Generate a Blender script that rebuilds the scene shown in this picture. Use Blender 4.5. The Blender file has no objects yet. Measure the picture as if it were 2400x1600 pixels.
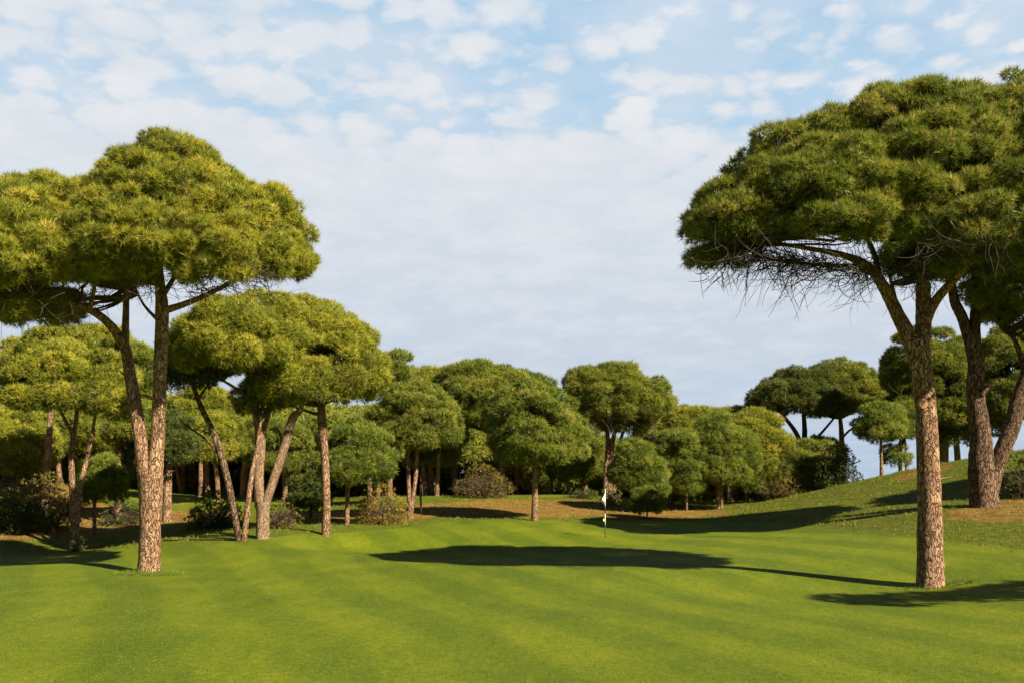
import bpy, math
import numpy as np
from math import radians, sin, cos, pi, tan

S = bpy.context.scene
COL = S.collection
F = 2352.0          # focal length in photo pixels (photo seen 2352 px wide)
HZ = 1127.0         # row of the true horizon

# ------------------------------------------------------------------ camera
cd = bpy.data.cameras.new('camera'); cam = bpy.data.objects.new('camera', cd); COL.objects.link(cam)
cam.location = (0, 0, 0); cam.rotation_euler = (radians(90), 0, 0)
cd.sensor_width = 36; cd.lens = 36; cd.shift_y = (HZ - 784.0) / F
cd.clip_start = 0.1; cd.clip_end = 20000
S.camera = cam

# ------------------------------------------------------------------ sun, exposure
SUN_EL = 37.0
SD = np.array([0.74, -0.67]); SD /= np.linalg.norm(SD)      # ground direction towards the sun
sv = np.array([SD[0]*cos(radians(SUN_EL)), SD[1]*cos(radians(SUN_EL)), sin(radians(SUN_EL))])
ld = bpy.data.lights.new('sun', 'SUN'); lo = bpy.data.objects.new('sun', ld); COL.objects.link(lo)
ld.energy = 5.0; ld.angle = radians(0.55); ld.color = (1.0, 0.87, 0.66)
from mathutils import Vector
lo.rotation_euler = Vector(sv.tolist()).to_track_quat('Z', 'Y').to_euler()
lo.location = (40, -30, 40)
S.view_settings.view_transform = 'Standard'; S.view_settings.look = 'None'
S.view_settings.exposure = 1.1; S.view_settings.gamma = 1.0

# ------------------------------------------------------------------ node helper
class NT:
    def __init__(s, tree): s.t = tree; s.t.nodes.clear()
    def n(s, typ, **kw):
        nd = s.t.nodes.new(typ)
        ins = kw.pop('ins', {})
        for k, v in kw.items(): setattr(nd, k, v)
        for k, v in ins.items():
            sock = nd.inputs[k]
            if isinstance(v, bpy.types.NodeSocket): s.t.links.new(v, sock)
            else: sock.default_value = v
        return nd
    def math(s, op, a, b=0.0, c=0.0, clamp=False):
        nd = s.t.nodes.new('ShaderNodeMath'); nd.operation = op; nd.use_clamp = clamp
        for i, v in enumerate((a, b, c)):
            if isinstance(v, bpy.types.NodeSocket): s.t.links.new(v, nd.inputs[i])
            else: nd.inputs[i].default_value = v
        return nd.outputs[0]
    def ramp(s, fac, stops, interp='LINEAR'):
        nd = s.t.nodes.new('ShaderNodeValToRGB'); nd.color_ramp.interpolation = interp
        el = nd.color_ramp.elements
        while len(el) < len(stops): el.new(0.5)
        for e, (p, c) in zip(el, stops):
            e.position = p; e.color = tuple(c) + (1,) if len(c) == 3 else c
        s.t.links.new(fac, nd.inputs[0]); return nd.outputs[0]
    def g(s, fac, a, b):      # grey smooth ramp a..b
        nd = s.t.nodes.new('ShaderNodeMapRange'); nd.interpolation_type = 'SMOOTHSTEP'
        s.t.links.new(fac, nd.inputs[0]); nd.inputs[1].default_value = a; nd.inputs[2].default_value = b
        return nd.outputs[0]
    def mix(s, fac, a, b, blend='MIX'):
        nd = s.t.nodes.new('ShaderNodeMix'); nd.data_type = 'RGBA'; nd.blend_type = blend
        for i, v in ((0, fac), (6, a), (7, b)):
            if isinstance(v, bpy.types.NodeSocket): s.t.links.new(v, nd.inputs[i])
            else: nd.inputs[i].default_value = v if i == 0 else (tuple(v) + (1,) if len(v) == 3 else v)
        return nd.outputs[2]
    def noise(s, vec, scale, detail=4, rough=0.5, dist=0.0, out=0):
        nd = s.n('ShaderNodeTexNoise', ins={'Scale': scale, 'Detail': detail, 'Roughness': rough, 'Distortion': dist, 'Vector': vec})
        return nd.outputs[out]

# ------------------------------------------------------------------ world: clear Nishita sky + cloud field over the course
W = bpy.data.worlds.new('World'); S.world = W; W.use_nodes = True
w = NT(W.node_tree)
sky = w.n('ShaderNodeTexSky', sky_type='NISHITA', sun_disc=False)
sky.sun_elevation = radians(SUN_EL); sky.sun_rotation = math.atan2(SD[0], SD[1])
sky.altitude = 20; sky.air_density = 1.0; sky.dust_density = 0.6; sky.ozone_density = 1.5
tc = w.n('ShaderNodeTexCoord')
nrm = w.n('ShaderNodeVectorMath', operation='NORMALIZE', ins={0: tc.outputs['Generated']})
sep = w.n('ShaderNodeSeparateXYZ', ins={0: nrm.outputs[0]})
dx, dy, dz = sep.outputs
zc = w.math('MAXIMUM', dz, 0.0)
den = w.math('ADD', zc, 0.16)
px_ = w.math('DIVIDE', dx, den); py_ = w.math('DIVIDE', dy, den)
cp = w.n('ShaderNodeCombineXYZ', ins={0: px_, 1: py_, 2: 3.7}).outputs[0]
n1 = w.noise(cp, 16.0, 5, 0.55, 0.35)          # puffs
n2 = w.noise(cp, 1.5, 2, 0.5)                 # big openings
n3 = w.noise(cp, 5.0, 3, 0.5)
wq = w.n('ShaderNodeVectorMath', operation='SCALE', ins={0: w.noise(cp, 6.0, 4, 0.6, out=1), 'Scale': 0.16}).outputs[0]
cq = w.n('ShaderNodeVectorMath', operation='ADD', ins={0: cp, 1: wq}).outputs[0]
vor = w.n('ShaderNodeTexVoronoi', feature='SMOOTH_F1', ins={'Vector': cq, 'Scale': 13.0, 'Smoothness': 0.35}).outputs['Distance']
lowveil = w.g(dz, 0.36, 0.20)                # thick smooth bank below ~15 degrees
v = w.math('ADD', w.math('MULTIPLY', n1, 0.50), w.math('MULTIPLY', n2, 0.60))
v = w.math('ADD', v, w.math('MULTIPLY', n3, 0.35))
v = w.math('SUBTRACT', v, w.math('MULTIPLY', vor, 0.45))
v = w.math('ADD', v, w.math('MULTIPLY', dx, -0.03))
v = w.math('ADD', v, w.math('MULTIPLY', lowveil, 0.50))
puff = w.math('MAXIMUM', w.g(v, 0.27, 0.60), w.math('MULTIPLY', w.g(n3, 0.15, 0.65), 0.58))
# sky colours in front
blue = w.ramp(dz, [(0.0, (0.48, 0.60, 0.76)), (0.18, (0.50, 0.64, 0.80)), (0.34, (0.42, 0.63, 0.83)), (0.48, (0.33, 0.56, 0.80))])
bank = w.ramp(dz, [(0.0, (0.50, 0.61, 0.76)), (0.10, (0.62, 0.69, 0.79)), (0.22, (0.72, 0.765, 0.83)), (0.34, (0.80, 0.825, 0.86)), (0.48, (0.76, 0.81, 0.87))])
n4 = w.noise(cp, 6.0, 5, 0.6)
shade = w.math('SUBTRACT', w.g(n4, 0.25, 0.72), w.math('MULTIPLY', vor, 0.5), clamp=True)
bank2 = w.mix(w.math('MULTIPLY', shade, 0.9), w.mix(1.0, bank, (0.90, 0.93, 0.955), 'MULTIPLY'), w.mix(1.0, bank, (1.06, 1.04, 1.02), 'MULTIPLY'))
front = w.mix(puff, blue, bank2)
# the cloud field lies ahead (north); the rest of the sky is clear
az = w.g(dy, 0.25, 0.72); elv = w.g(dz, 0.62, 0.50)
msk = w.math('MULTIPLY', az, elv)
skyc = w.mix(1.0, sky.outputs[0], (0.045, 0.045, 0.045), 'MULTIPLY')
final = w.mix(msk, skyc, front)
bg = w.n('ShaderNodeBackground', ins={'Color': final, 'Strength': 0.467})
w.n('ShaderNodeOutputWorld', ins={'Surface': bg.outputs[0]})

# ------------------------------------------------------------------ geometry helpers
def P(u, v, Y): return np.array([(u-1176.0)/F*Y, Y, (HZ-v)/F*Y])
def nz(a): return a/np.maximum(np.linalg.norm(a, axis=-1, keepdims=True), 1e-9)

def link(o, parent=None):
    COL.objects.link(o)
    if parent is not None: o.parent = parent
    return o
def tag(o, label=None, cat=None, group=None, kind=None):
    if label: o['label'] = label
    if cat: o['category'] = cat
    if group: o['group'] = group
    if kind: o['kind'] = kind
    return o
def empty(name, loc):
    o = bpy.data.objects.new(name, None); o.location = tuple(float(c) for c in loc); o.empty_display_size = 0.5
    return link(o)
def mesh_np(name, V, polys, mat, parent=None, tint=None, smooth=False, cn=None):
    """polys: int array (n,3) or (n,4)"""
    me = bpy.data.meshes.new(name)
    V = np.asarray(V, np.float32); polys = np.asarray(polys, np.int32)
    k = polys.shape[1]; n = len(polys)
    me.vertices.add(len(V)); me.vertices.foreach_set('co', V.ravel())
    me.loops.add(n*k); me.loops.foreach_set('vertex_index', polys.ravel())
    me.polygons.add(n)
    me.polygons.foreach_set('loop_start', np.arange(0, n*k, k, dtype=np.int32))
    me.polygons.foreach_set('loop_total', np.full(n, k, np.int32))
    if smooth: me.polygons.foreach_set('use_smooth', np.ones(n, bool))
    me.update(calc_edges=True)
    if tint is not None:
        a = me.attributes.new('tint', 'FLOAT', 'FACE'); a.data.foreach_set('value', np.asarray(tint, np.float32))
    if cn is not None:
        a = me.attributes.new('cn', 'FLOAT_VECTOR', 'FACE'); a.data.foreach_set('vector', np.asarray(cn, np.float32).ravel())
    me.materials.append(mat)
    o = bpy.data.objects.new(name, me)
    return link(o, parent)

def catmull(pts, rad, m):
    pts = np.asarray(pts, float); rad = np.asarray(rad, float)
    n = len(pts)
    if n == 2: 
        t = np.linspace(0, 1, m+1)[:, None]
        return pts[0]*(1-t)+pts[1]*t, rad[0]*(1-t[:, 0])+rad[1]*t[:, 0]
    ext = np.vstack([2*pts[0]-pts[1], pts, 2*pts[-1]-pts[-2]])
    out, ro = [], []
    for i in range(n-1):
        p0, p1, p2, p3 = ext[i:i+4]
        for j in range(m):
            t = j/m
            out.append(0.5*((2*p1)+(-p0+p2)*t+(2*p0-5*p1+4*p2-p3)*t*t+(-p0+3*p1-3*p2+p3)*t**3))
            ro.append(rad[i]*(1-t)+rad[i+1]*t)
    out.append(pts[-1]); ro.append(rad[-1])
    return np.array(out), np.array(ro)

def tubes(PTS, RAD, sides, rng=None, rough=0.0):
    """PTS (N,S,3), RAD (N,S) -> verts, quads"""
    PTS = np.asarray(PTS, float); RAD = np.asarray(RAD, float)
    N, Sg, _ = PTS.shape
    T = np.zeros_like(PTS); T[:, 1:-1] = PTS[:, 2:]-PTS[:, :-2]; T[:, 0] = PTS[:, 1]-PTS[:, 0]; T[:, -1] = PTS[:, -1]-PTS[:, -2]
    T = nz(T)
    ref = np.where(np.abs(T[:, :1, 2:3]) > 0.9, np.array([1., 0, 0]), np.array([0, 0, 1.]))
    ref = np.broadcast_to(ref, T.shape)
    A = nz(np.cross(T, ref)); B = np.cross(T, A)
    th = np.linspace(0, 2*pi, sides, endpoint=False)
    R = RAD[:, :, None]*np.ones(sides)
    if rng is not None and rough > 0: R = R*(1+rough*rng.standard_normal(R.shape))
    V = PTS[:, :, None, :]+R[..., None]*(A[:, :, None, :]*np.cos(th)[None, None, :, None]+B[:, :, None, :]*np.sin(th)[None, None, :, None])
    idx = np.arange(N*Sg*sides).reshape(N, Sg, sides)
    a = idx[:, :-1, :]; b = np.roll(idx, -1, axis=2)[:, :-1, :]; c = np.roll(idx, -1, axis=2)[:, 1:, :]; d = idx[:, 1:, :]
    Q = np.stack([a, b, c, d], -1).reshape(-1, 4)
    return V.reshape(-1, 3), Q
def join(parts):
    Vs, Qs, off = [], [], 0
    for V_, Q_ in parts:
        Vs.append(V_); Qs.append(Q_+off); off += len(V_)
    return np.vstack(Vs), np.vstack(Qs)

# ------------------------------------------------------------------ terrain
CTRL = []     # (x, y, z)
def cpt(u, v, Y): p = P(u, v, Y); CTRL.append((p[0], p[1], p[2]))
for x in (-60, -35, -15, 0, 15, 35, 60):
    CTRL.append((x, 4, -3.1)); CTRL.append((x, 18, -3.08 + 0.06*sin(x*.3)))
for a in [
    (342,1317,38),(2137,1348,34),(1190,1282,44),(1190,1262,50),(800,1266,50),(1500,1262,49),(880,1303,38.5),(1480,1300,39),(1390,1233,55),(1100,1222,57),
    (1228,1195,63),(1200,1158,74),(1180,1137,82),(1000,1137,84),(1350,1137,82),(900,1200,62),(740,1150,82),
    (748,1226,52),(603,1238,50),(548,1240,50),(172,1264,54),(172,1300,44),(217,1232,60),(797,1204,60),(943,1187,64),
    (1155,1140,88),(1398,1142,80),(40,1118,80),(140,1110,84),(400,1134,92),(650,1140,90),(0,1228,58),(100,1225,58),(330,1235,56),
    (400,1205,64),(300,1180,72),(460,1200,66),(0,1300,42),(180,1290,43),(500,1290,42),(700,1262,46),
    (2265,1162,50),(2352,1040,63),(2100,1080,69),(1960,1105,74),(1860,1128,77),(1760,1150,78),(1640,1172,74),(1560,1190,68),
    (1450,1192,66),(1800,1222,54),(2060,1200,50),(1650,1240,50),(1900,1262,43),(2330,1222,43),(2345,1300,35),(1600,1208,60),
    (1960,1160,60),(2200,1128,57),(2160,1170,50),(2600,1130,50),(2800,1000,64)]:
    cpt(*a)
CTRL += [(-70,40,-2.8),(-60,70,-1.5),(-60,95,0.5),(-30,110,-1),(0,110,-1.2),(30,110,-1.5),(60,110,-1),(70,40,-1.5),(70,75,2),(55,90,0.5),(30,92,-0.9),(20,90,-1.1),(42,92,-0.4)]
CT = np.array(CTRL)
def U(r2): return np.where(r2 > 1e-12, r2*np.log(np.maximum(r2, 1e-12)), 0.0)
_n = len(CT); D2 = ((CT[:, None, :2]-CT[None, :, :2])**2).sum(-1)
_K = U(D2)+np.eye(_n)*6.0
_Pm = np.hstack([np.ones((_n, 1)), CT[:, :2]])
_A = np.zeros((_n+3, _n+3)); _A[:_n, :_n] = _K; _A[:_n, _n:] = _Pm; _A[_n:, :_n] = _Pm.T
_sol = np.linalg.solve(_A, np.concatenate([CT[:, 2], np.zeros(3)]))
def ground(x, y):
    x = np.asarray(x, float); y = np.asarray(y, float); sh = x.shape
    xr, yr = x.ravel(), y.ravel(); out = np.empty(xr.shape)
    for i in range(0, len(xr), 20000):
        a, b = xr[i:i+20000], yr[i:i+20000]
        r2 = (a[:, None]-CT[None, :, 0])**2+(b[:, None]-CT[None, :, 1])**2
        out[i:i+20000] = U(r2)@_sol[:_n]+_sol[_n]+_sol[_n+1]*a+_sol[_n+2]*b
    # fade to a flat plain outside the modelled area
    d = np.maximum(np.maximum(np.abs(xr)-70, 0), np.maximum(np.maximum(yr-110, 4-yr), 0))
    t = np.clip(d/40, 0, 1); t = t*t*(3-2*t)
    out = np.clip(out, -6, 8)*(1-t)+(-3.6)*t
    out += 0.035*np.sin(xr*.41+yr*.23)+0.03*np.sin(xr*.19-yr*.53+1.3)
    return out.reshape(sh)
def gpos(u, Y):
    x = (u-1176.0)/F*Y
    return np.array([x, Y, float(ground(np.array([x]), np.array([Y]))[0])])

# ------------------------------------------------------------------ materials
def new_mat(name):
    m = bpy.data.materials.new(name); m.use_nodes = True
    return m, NT(m.node_tree)

def mat_ground():
    m, t = new_mat('turf')
    oc = t.n('ShaderNodeTexCoord').outputs['Object']
    dry = t.n('ShaderNodeAttribute', attribute_name='dry').outputs['Fac']
    rgh = t.n('ShaderNodeAttribute', attribute_name='rough').outputs['Fac']
    # mown grass
    warp = t.noise(oc, 0.05, 2, 0.5, out=1)
    wv = t.n('ShaderNodeVectorMath', operation='SCALE', ins={0: warp, 'Scale': 4.0}).outputs[0]
    sv_ = t.n('ShaderNodeVectorMath', operation='ADD', ins={0: oc, 1: wv}).outputs[0]
    sx = t.n('ShaderNodeSeparateXYZ', ins={0: sv_})
    st = t.math('ADD', t.math('MULTIPLY', sx.outputs[0], 0.92), t.math('MULTIPLY', sx.outputs[1], 0.36))
    stripe = t.g(t.math('SINE', t.math('MULTIPLY', st, 1.9)), -0.5, 0.5)
    nb = t.noise(oc, 0.16, 4, 0.6)
    ms = t.n('ShaderNodeMapping', ins={'Vector': oc, 'Rotation': (0, 0, radians(-18)), 'Scale': (1.0, 0.35, 1.0)}).outputs[0]
    nm = t.noise(ms, 1.1, 5, 0.65)
    nf = t.noise(oc, 26.0, 3, 0.7)
    nf2 = t.noise(oc, 6.0, 6, 0.8)
    f = t.math('ADD', t.math('MULTIPLY', nb, 0.19), t.math('MULTIPLY', nm, 0.20))
    f = t.math('ADD', f, t.math('MULTIPLY', stripe, 0.05))
    f = t.math('ADD', f, t.math('MULTIPLY', nf2, 0.44))
    f = t.math('ADD', f, t.math('MULTIPLY', nf, 0.34))
    fg = t.g(f, 0.48, 0.79)
    mown = t.ramp(fg, [(0.0, (0.056, 0.090, 0.005)), (0.45, (0.104, 0.142, 0.006)), (0.8, (0.154, 0.180, 0.007)), (1.0, (0.21, 0.21, 0.012))])
    # long rough grass
    nr = t.noise(oc, 2.4, 6, 0.75)
    roughc = t.ramp(nr, [(0.3, (0.040, 0.066, 0.006)), (0.5, (0.088, 0.112, 0.008)), (0.68, (0.16, 0.145, 0.018))])
    rm = t.g(t.math('ADD', rgh, t.math('MULTIPLY', t.math('SUBTRACT', nm, 0.5), 0.9)), 0.35, 0.65)
    c = t.mix(rm, mown, roughc)
    # dry needle litter and bare soil
    nd = t.noise(oc, 1.5, 6, 0.75)
    dryc = t.ramp(nd, [(0.3, (0.075, 0.060, 0.012)), (0.5, (0.190, 0.112, 0.026)), (0.7, (0.30, 0.18, 0.045))])
    dm = t.g(t.math('ADD', t.math('ADD', dry, t.math('MULTIPLY', t.math('SUBTRACT', nr, 0.5), 1.5)), t.math('MULTIPLY', t.math('SUBTRACT', t.noise(oc, 0.45, 4, 0.6), 0.5), 1.1)), 0.36, 0.64)
    c = t.mix(dm, c, dryc)
    bmp = t.n('ShaderNodeBump', ins={'Strength': 0.55, 'Distance': 0.03, 'Height': t.math('ADD', nf, t.math('MULTIPLY', nf2, 1.2))})
    b2 = t.n('ShaderNodeBump', ins={'Strength': t.math('MULTIPLY', t.math('MAXIMUM', rm, dm), 0.9), 'Distance': 0.15, 'Height': nr, 'Normal': bmp.outputs[0]})
    pb = t.n('ShaderNodeBsdfPrincipled', ins={'Base Color': c, 'Roughness': 0.85, 'Normal': b2.outputs[0]})
    pb.inputs['Specular IOR Level'].default_value = 0.12
    pb.inputs['Sheen Weight'].default_value = 0.0
    t.n('ShaderNodeOutputMaterial', ins={'Surface': pb.outputs[0]})
    return m

def mat_leaf(name, stops, trans=0.45):
    m, t = new_mat(name)
    ti = t.n('ShaderNodeAttribute', attribute_name='tint').outputs['Fac']
    c = t.ramp(ti, [(p_, tuple(min(.9, x*1.30) for x in q_)) for p_, q_ in stops])
    cn = t.n('ShaderNodeAttribute', attribute_name='cn').outputs['Vector']
    vt = t.n('ShaderNodeVectorTransform', vector_type='NORMAL', convert_from='OBJECT', convert_to='WORLD', ins={0: cn}).outputs[0]
    gn = t.n('ShaderNodeNewGeometry').outputs['Normal']
    sc_ = t.n('ShaderNodeVectorMath', operation='SCALE', ins={0: gn, 'Scale': 0.8}).outputs[0]
    nn = t.n('ShaderNodeVectorMath', operation='ADD', ins={0: vt, 1: sc_}).outputs[0]
    nn = t.n('ShaderNodeVectorMath', operation='NORMALIZE', ins={0: nn}).outputs[0]
    df = t.n('ShaderNodeBsdfDiffuse', ins={'Color': c, 'Roughness': 0.5, 'Normal': nn})
    tr = t.n('ShaderNodeBsdfTranslucent', ins={'Color': c})
    mx = t.n('ShaderNodeMixShader', ins={0: trans, 1: df.outputs[0], 2: tr.outputs[0]})
    gl = t.n('ShaderNodeBsdfGlossy', ins={'Color': (0.8, 0.8, 0.7, 1), 'Roughness': 0.45})
    mx2 = t.n('ShaderNodeMixShader', ins={0: 0.03, 1: mx.outputs[0], 2: gl.outputs[0]})
    t.n('ShaderNodeOutputMaterial', ins={'Surface': mx2.outputs[0]})
    return m

def mat_bark(name, hi, mid, lo_, scale=1.0, bump=0.06):
    m, t = new_mat(name)
    oc = t.n('ShaderNodeTexCoord').outputs['Object']
    wp = t.noise(oc, 3.0, 3, 0.5, out=1)
    wv = t.n('ShaderNodeVectorMath', operation='SCALE', ins={0: wp, 'Scale': 0.30}).outputs[0]
    ad = t.n('ShaderNodeVectorMath', operation='ADD', ins={0: oc, 1: wv}).outputs[0]
    mp = t.n('ShaderNodeMapping', ins={'Vector': ad, 'Scale': (1, 1, 0.22)}).outputs[0]
    vo = t.n('ShaderNodeTexVoronoi', feature='DISTANCE_TO_EDGE', ins={'Vector': mp, 'Scale': 12.5*scale})
    vc = t.n('ShaderNodeTexVoronoi', feature='F1', ins={'Vector': mp, 'Scale': 12.5*scale})
    nb = t.noise(mp, 1.3, 4, 0.6); nf = t.noise(mp, 9, 6, 0.8)
    cr = t.g(vo.outputs['Distance'], 0.0, 0.15)
    cell = t.n('ShaderNodeSeparateColor', ins={0: vc.outputs['Color']}).outputs[0]
    k = t.math('ADD', t.math('MULTIPLY', cell, 0.28), t.math('MULTIPLY', nf, 0.72))
    k = t.math('ADD', k, t.math('MULTIPLY', t.math('SUBTRACT', nb, 0.5), 0.7))
    plate = t.ramp(k, [(0.2, lo_), (0.5, mid), (0.78, hi)])
    c = t.mix(cr, tuple(x*0.5 for x in lo_), plate)
    h = t.math('ADD', t.math('MULTIPLY', cr, 0.8), t.math('MULTIPLY', nf, 0.5))
    bp = t.n('ShaderNodeBump', ins={'Strength': 0.9, 'Distance': bump, 'Height': h})
    pb = t.n('ShaderNodeBsdfPrincipled', ins={'Base Color': t.mix(t.g(t.noise(oc, .9, 3, .6), .35, .7), c, t.mix(1.0, c, (0.98, .93, .88), 'MULTIPLY')), 'Roughness': 0.9, 'Normal': bp.outputs[0]})
    pb.inputs['Specular IOR Level'].default_value = 0.15
    t.n('ShaderNodeOutputMaterial', ins={'Surface': pb.outputs[0]})
    return m
def mat_plain(name, c, rough=0.8, var=0.25, scale=8):
    m, t = new_mat(name)
    oc = t.n('ShaderNodeTexCoord').outputs['Object']
    n_ = t.noise(oc, scale, 4, 0.6)
    cc = t.mix(n_, tuple(x*(1-var) for x in c), tuple(min(1, x*(1+var)) for x in c))
    pb = t.n('ShaderNodeBsdfPrincipled', ins={'Base Color': cc, 'Roughness': rough})
    t.n('ShaderNodeOutputMaterial', ins={'Surface': pb.outputs[0]})
    return m

M_GROUND = mat_ground()
LEAF = {
 'warm': mat_leaf('needles_warm', [(0.0, (0.090, 0.110, 0.014)), (0.45, (0.225, 0.245, 0.024)), (0.8, (0.36, 0.345, 0.034)), (0.93, (0.44, 0.38, 0.06)), (1.0, (0.36, 0.22, 0.08))]),
 'mid':  mat_leaf('needles_mid',  [(0.0, (0.075, 0.105, 0.015)), (0.5, (0.180, 0.215, 0.026)), (0.85, (0.30, 0.30, 0.038)), (1.0, (0.33, 0.24, 0.08))]),
 'cool': mat_leaf('needles_cool', [(0.0, (0.068, 0.100, 0.014)), (0.5, (0.165, 0.215, 0.026)), (0.85, (0.28, 0.30, 0.040)), (1.0, (0.32, 0.27, 0.08))]),
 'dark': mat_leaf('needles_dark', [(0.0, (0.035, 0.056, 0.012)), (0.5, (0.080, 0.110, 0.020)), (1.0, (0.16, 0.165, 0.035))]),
 'dry':  mat_leaf('dry_leaves',   [(0.0, (0.13, 0.085, 0.028)), (0.5, (0.24, 0.17, 0.05)), (1.0, (0.38, 0.26, 0.09))]),
 'olive': mat_leaf('olive_leaves', [(0.0, (0.09, 0.080, 0.018)), (0.5, (0.19, 0.155, 0.032)), (1.0, (0.32, 0.23, 0.06))]),
 'gold': mat_leaf('golden_leaves', [(0.0, (0.15, 0.12, 0.02)), (0.5, (0.31, 0.23, 0.035)), (1.0, (0.48, 0.32, 0.06))]),
 'grass': mat_leaf('grass_blades', [(0.0, (0.06, 0.11, 0.008)), (0.5, (0.12, 0.18, 0.012)), (1.0, (0.24, 0.25, 0.04))]),
}
BARK = mat_bark('pine_bark', (0.60, 0.42, 0.27), (0.37, 0.225, 0.135), (0.16, 0.095, 0.06))
BARK_GREY = mat_bark('grey_pine_bark', (0.36, 0.24, 0.155), (0.18, 0.115, 0.075), (0.07, 0.046, 0.032), 0.8, 0.09)
BARK_PALE = mat_bark('pale_pine_bark', (0.56, 0.42, 0.29), (0.37, 0.25, 0.16), (0.17, 0.11, 0.075), 1.6, 0.03)
TWIG = mat_plain('dry_twigs', (0.090, 0.060, 0.040), 0.9, 0.45, 3)
TWIG_DK = mat_plain('dark_branches', (0.036, 0.027, 0.020), 0.9, 0.4, 3)
TWIG_LT = mat_plain('bleached_twigs', (0.34, 0.25, 0.17), 0.9, 0.4, 3)
CUT = mat_plain('cut_wood', (0.36, 0.19, 0.095), 0.9, 0.45, 14)

# ------------------------------------------------------------------ foliage
UP = np.array([0, 0, 1.0])
def needles(C, Dr, L, wd, n, rng, spread=0.75):
    """tufts of thin needles: C (N,3) centres, Dr (N,3) axes, L (N,) lengths"""
    N = len(C)
    v = nz(Dr[:, None, :]+spread*rng.standard_normal((N, n, 3)))
    ln = L[:, None]*rng.uniform(0.65, 1.15, (N, n))
    side = nz(np.cross(v, rng.standard_normal((N, n, 3))))
    b = C[:, None, :]+v*(0.05*ln)[..., None]
    ww = wd*0.5*rng.uniform(0.7, 1.3, (N, n))[..., None]
    p0 = b-side*ww; p1 = b+side*ww; p2 = C[:, None, :]+v*ln[..., None]
    V = np.stack([p0, p1, p2], 2).reshape(-1, 3)
    T = np.arange(N*n*3).reshape(-1, 3)
    return V, T

TILT = [0.2]; LUMP = [0.10]
def mush(q, rz, ry):
    q = q.copy(); yr = q[:, 1]/ry; z = np.clip(-q[:, 2]/rz, 0, .93)
    q[:, :2] *= ((1-.38*z)/np.sqrt(1-z*z))[:, None]
    q[:, 2] = np.where(q[:, 2] > 0, q[:, 2]*1.40, q[:, 2]*0.60)-0.40*rz+TILT[0]*rz*yr
    return q
def clumps_of(domes, cr, rng, zmin=-0.42, cover=1.0):
    out = []
    for di, (c, R) in enumerate(domes):
        rx, ry, rz = R
        area = 4*pi*(((rx*ry)**1.6+(rx*rz)**1.6+(ry*rz)**1.6)/3)**(1/1.6)
        n = max(12, int(area*cover/(cr*cr*1.55)))
        i = np.arange(n)+0.5
        z = 1-2*i/n; ph = i*2.39996+rng.uniform(0, 6)
        r = np.sqrt(1-z*z)
        d = np.stack([r*np.cos(ph), r*np.sin(ph), z], 1)+rng.standard_normal((n, 3))*0.09
        d = nz(d); d = d[d[:, 2] > zmin]
        ph_ = rng.uniform(0, 6, 6)
        lump = sum(np.sin(d[:, j % 3]*(5+2.2*j)+d[:, (j+1) % 3]*4+ph_[j]) for j in range(6))/6
        k = ((1-0.24*rng.random(len(d))**1.6)*(1+LUMP[0]*lump))[:, None]
        q = d*k*np.array(R)
        q = mush(q, rz, ry)
        pos = c+q
        # cull clumps deep inside a neighbouring dome
        keep = np.ones(len(pos), bool)
        for dj, (c2, R2) in enumerate(domes):
            if dj != di:
                e = (((pos-c2+np.array([0, 0, .25*R2[2]]))/np.array(R2))**2).sum(1)
                keep &= e > 0.45
        for p_, d_ in zip(pos[keep], d[keep]):
            out.append((p_, d_, cr*rng.uniform(0.65, 1.35)))
    return out

def foliage(cl, dens, L, wd, n, rng, inner=0.18, flat=0.72, tone=0.0, gap=0.0):
    Cs, Ds, Ts, Ns = [], [], [], []
    for (c, d, r) in cl:
        if rng.random() < gap: continue
        m = max(6, int(dens*r*r))
        nn = nz(d+0.7*UP)
        s = nz(rng.standard_normal((m*2, 3)))
        s = s[(s@nn) > -0.15][:m]
        k = rng.uniform(0.80, 1.06, len(s))[:, None]
        pos = c+s*k*r*np.array([1.1, 1.1, flat])
        Cs.append(pos); Ds.append(nz(s+0.55*UP+0.25*rng.standard_normal(s.shape)))
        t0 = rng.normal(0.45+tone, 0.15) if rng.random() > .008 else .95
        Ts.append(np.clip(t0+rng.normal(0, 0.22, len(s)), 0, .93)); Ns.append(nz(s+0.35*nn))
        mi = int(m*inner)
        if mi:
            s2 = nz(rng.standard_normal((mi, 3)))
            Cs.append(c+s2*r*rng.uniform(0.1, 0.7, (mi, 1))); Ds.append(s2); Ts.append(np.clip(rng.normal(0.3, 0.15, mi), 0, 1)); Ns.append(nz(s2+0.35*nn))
    C = np.vstack(Cs); Dd = np.vstack(Ds); T0 = np.concatenate(Ts)
    LL = L*rng.uniform(0.7, 1.25, len(C))
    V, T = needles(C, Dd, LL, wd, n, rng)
    return V, T, np.repeat(T0, n), np.repeat(np.vstack(Ns), n, axis=0)

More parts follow.
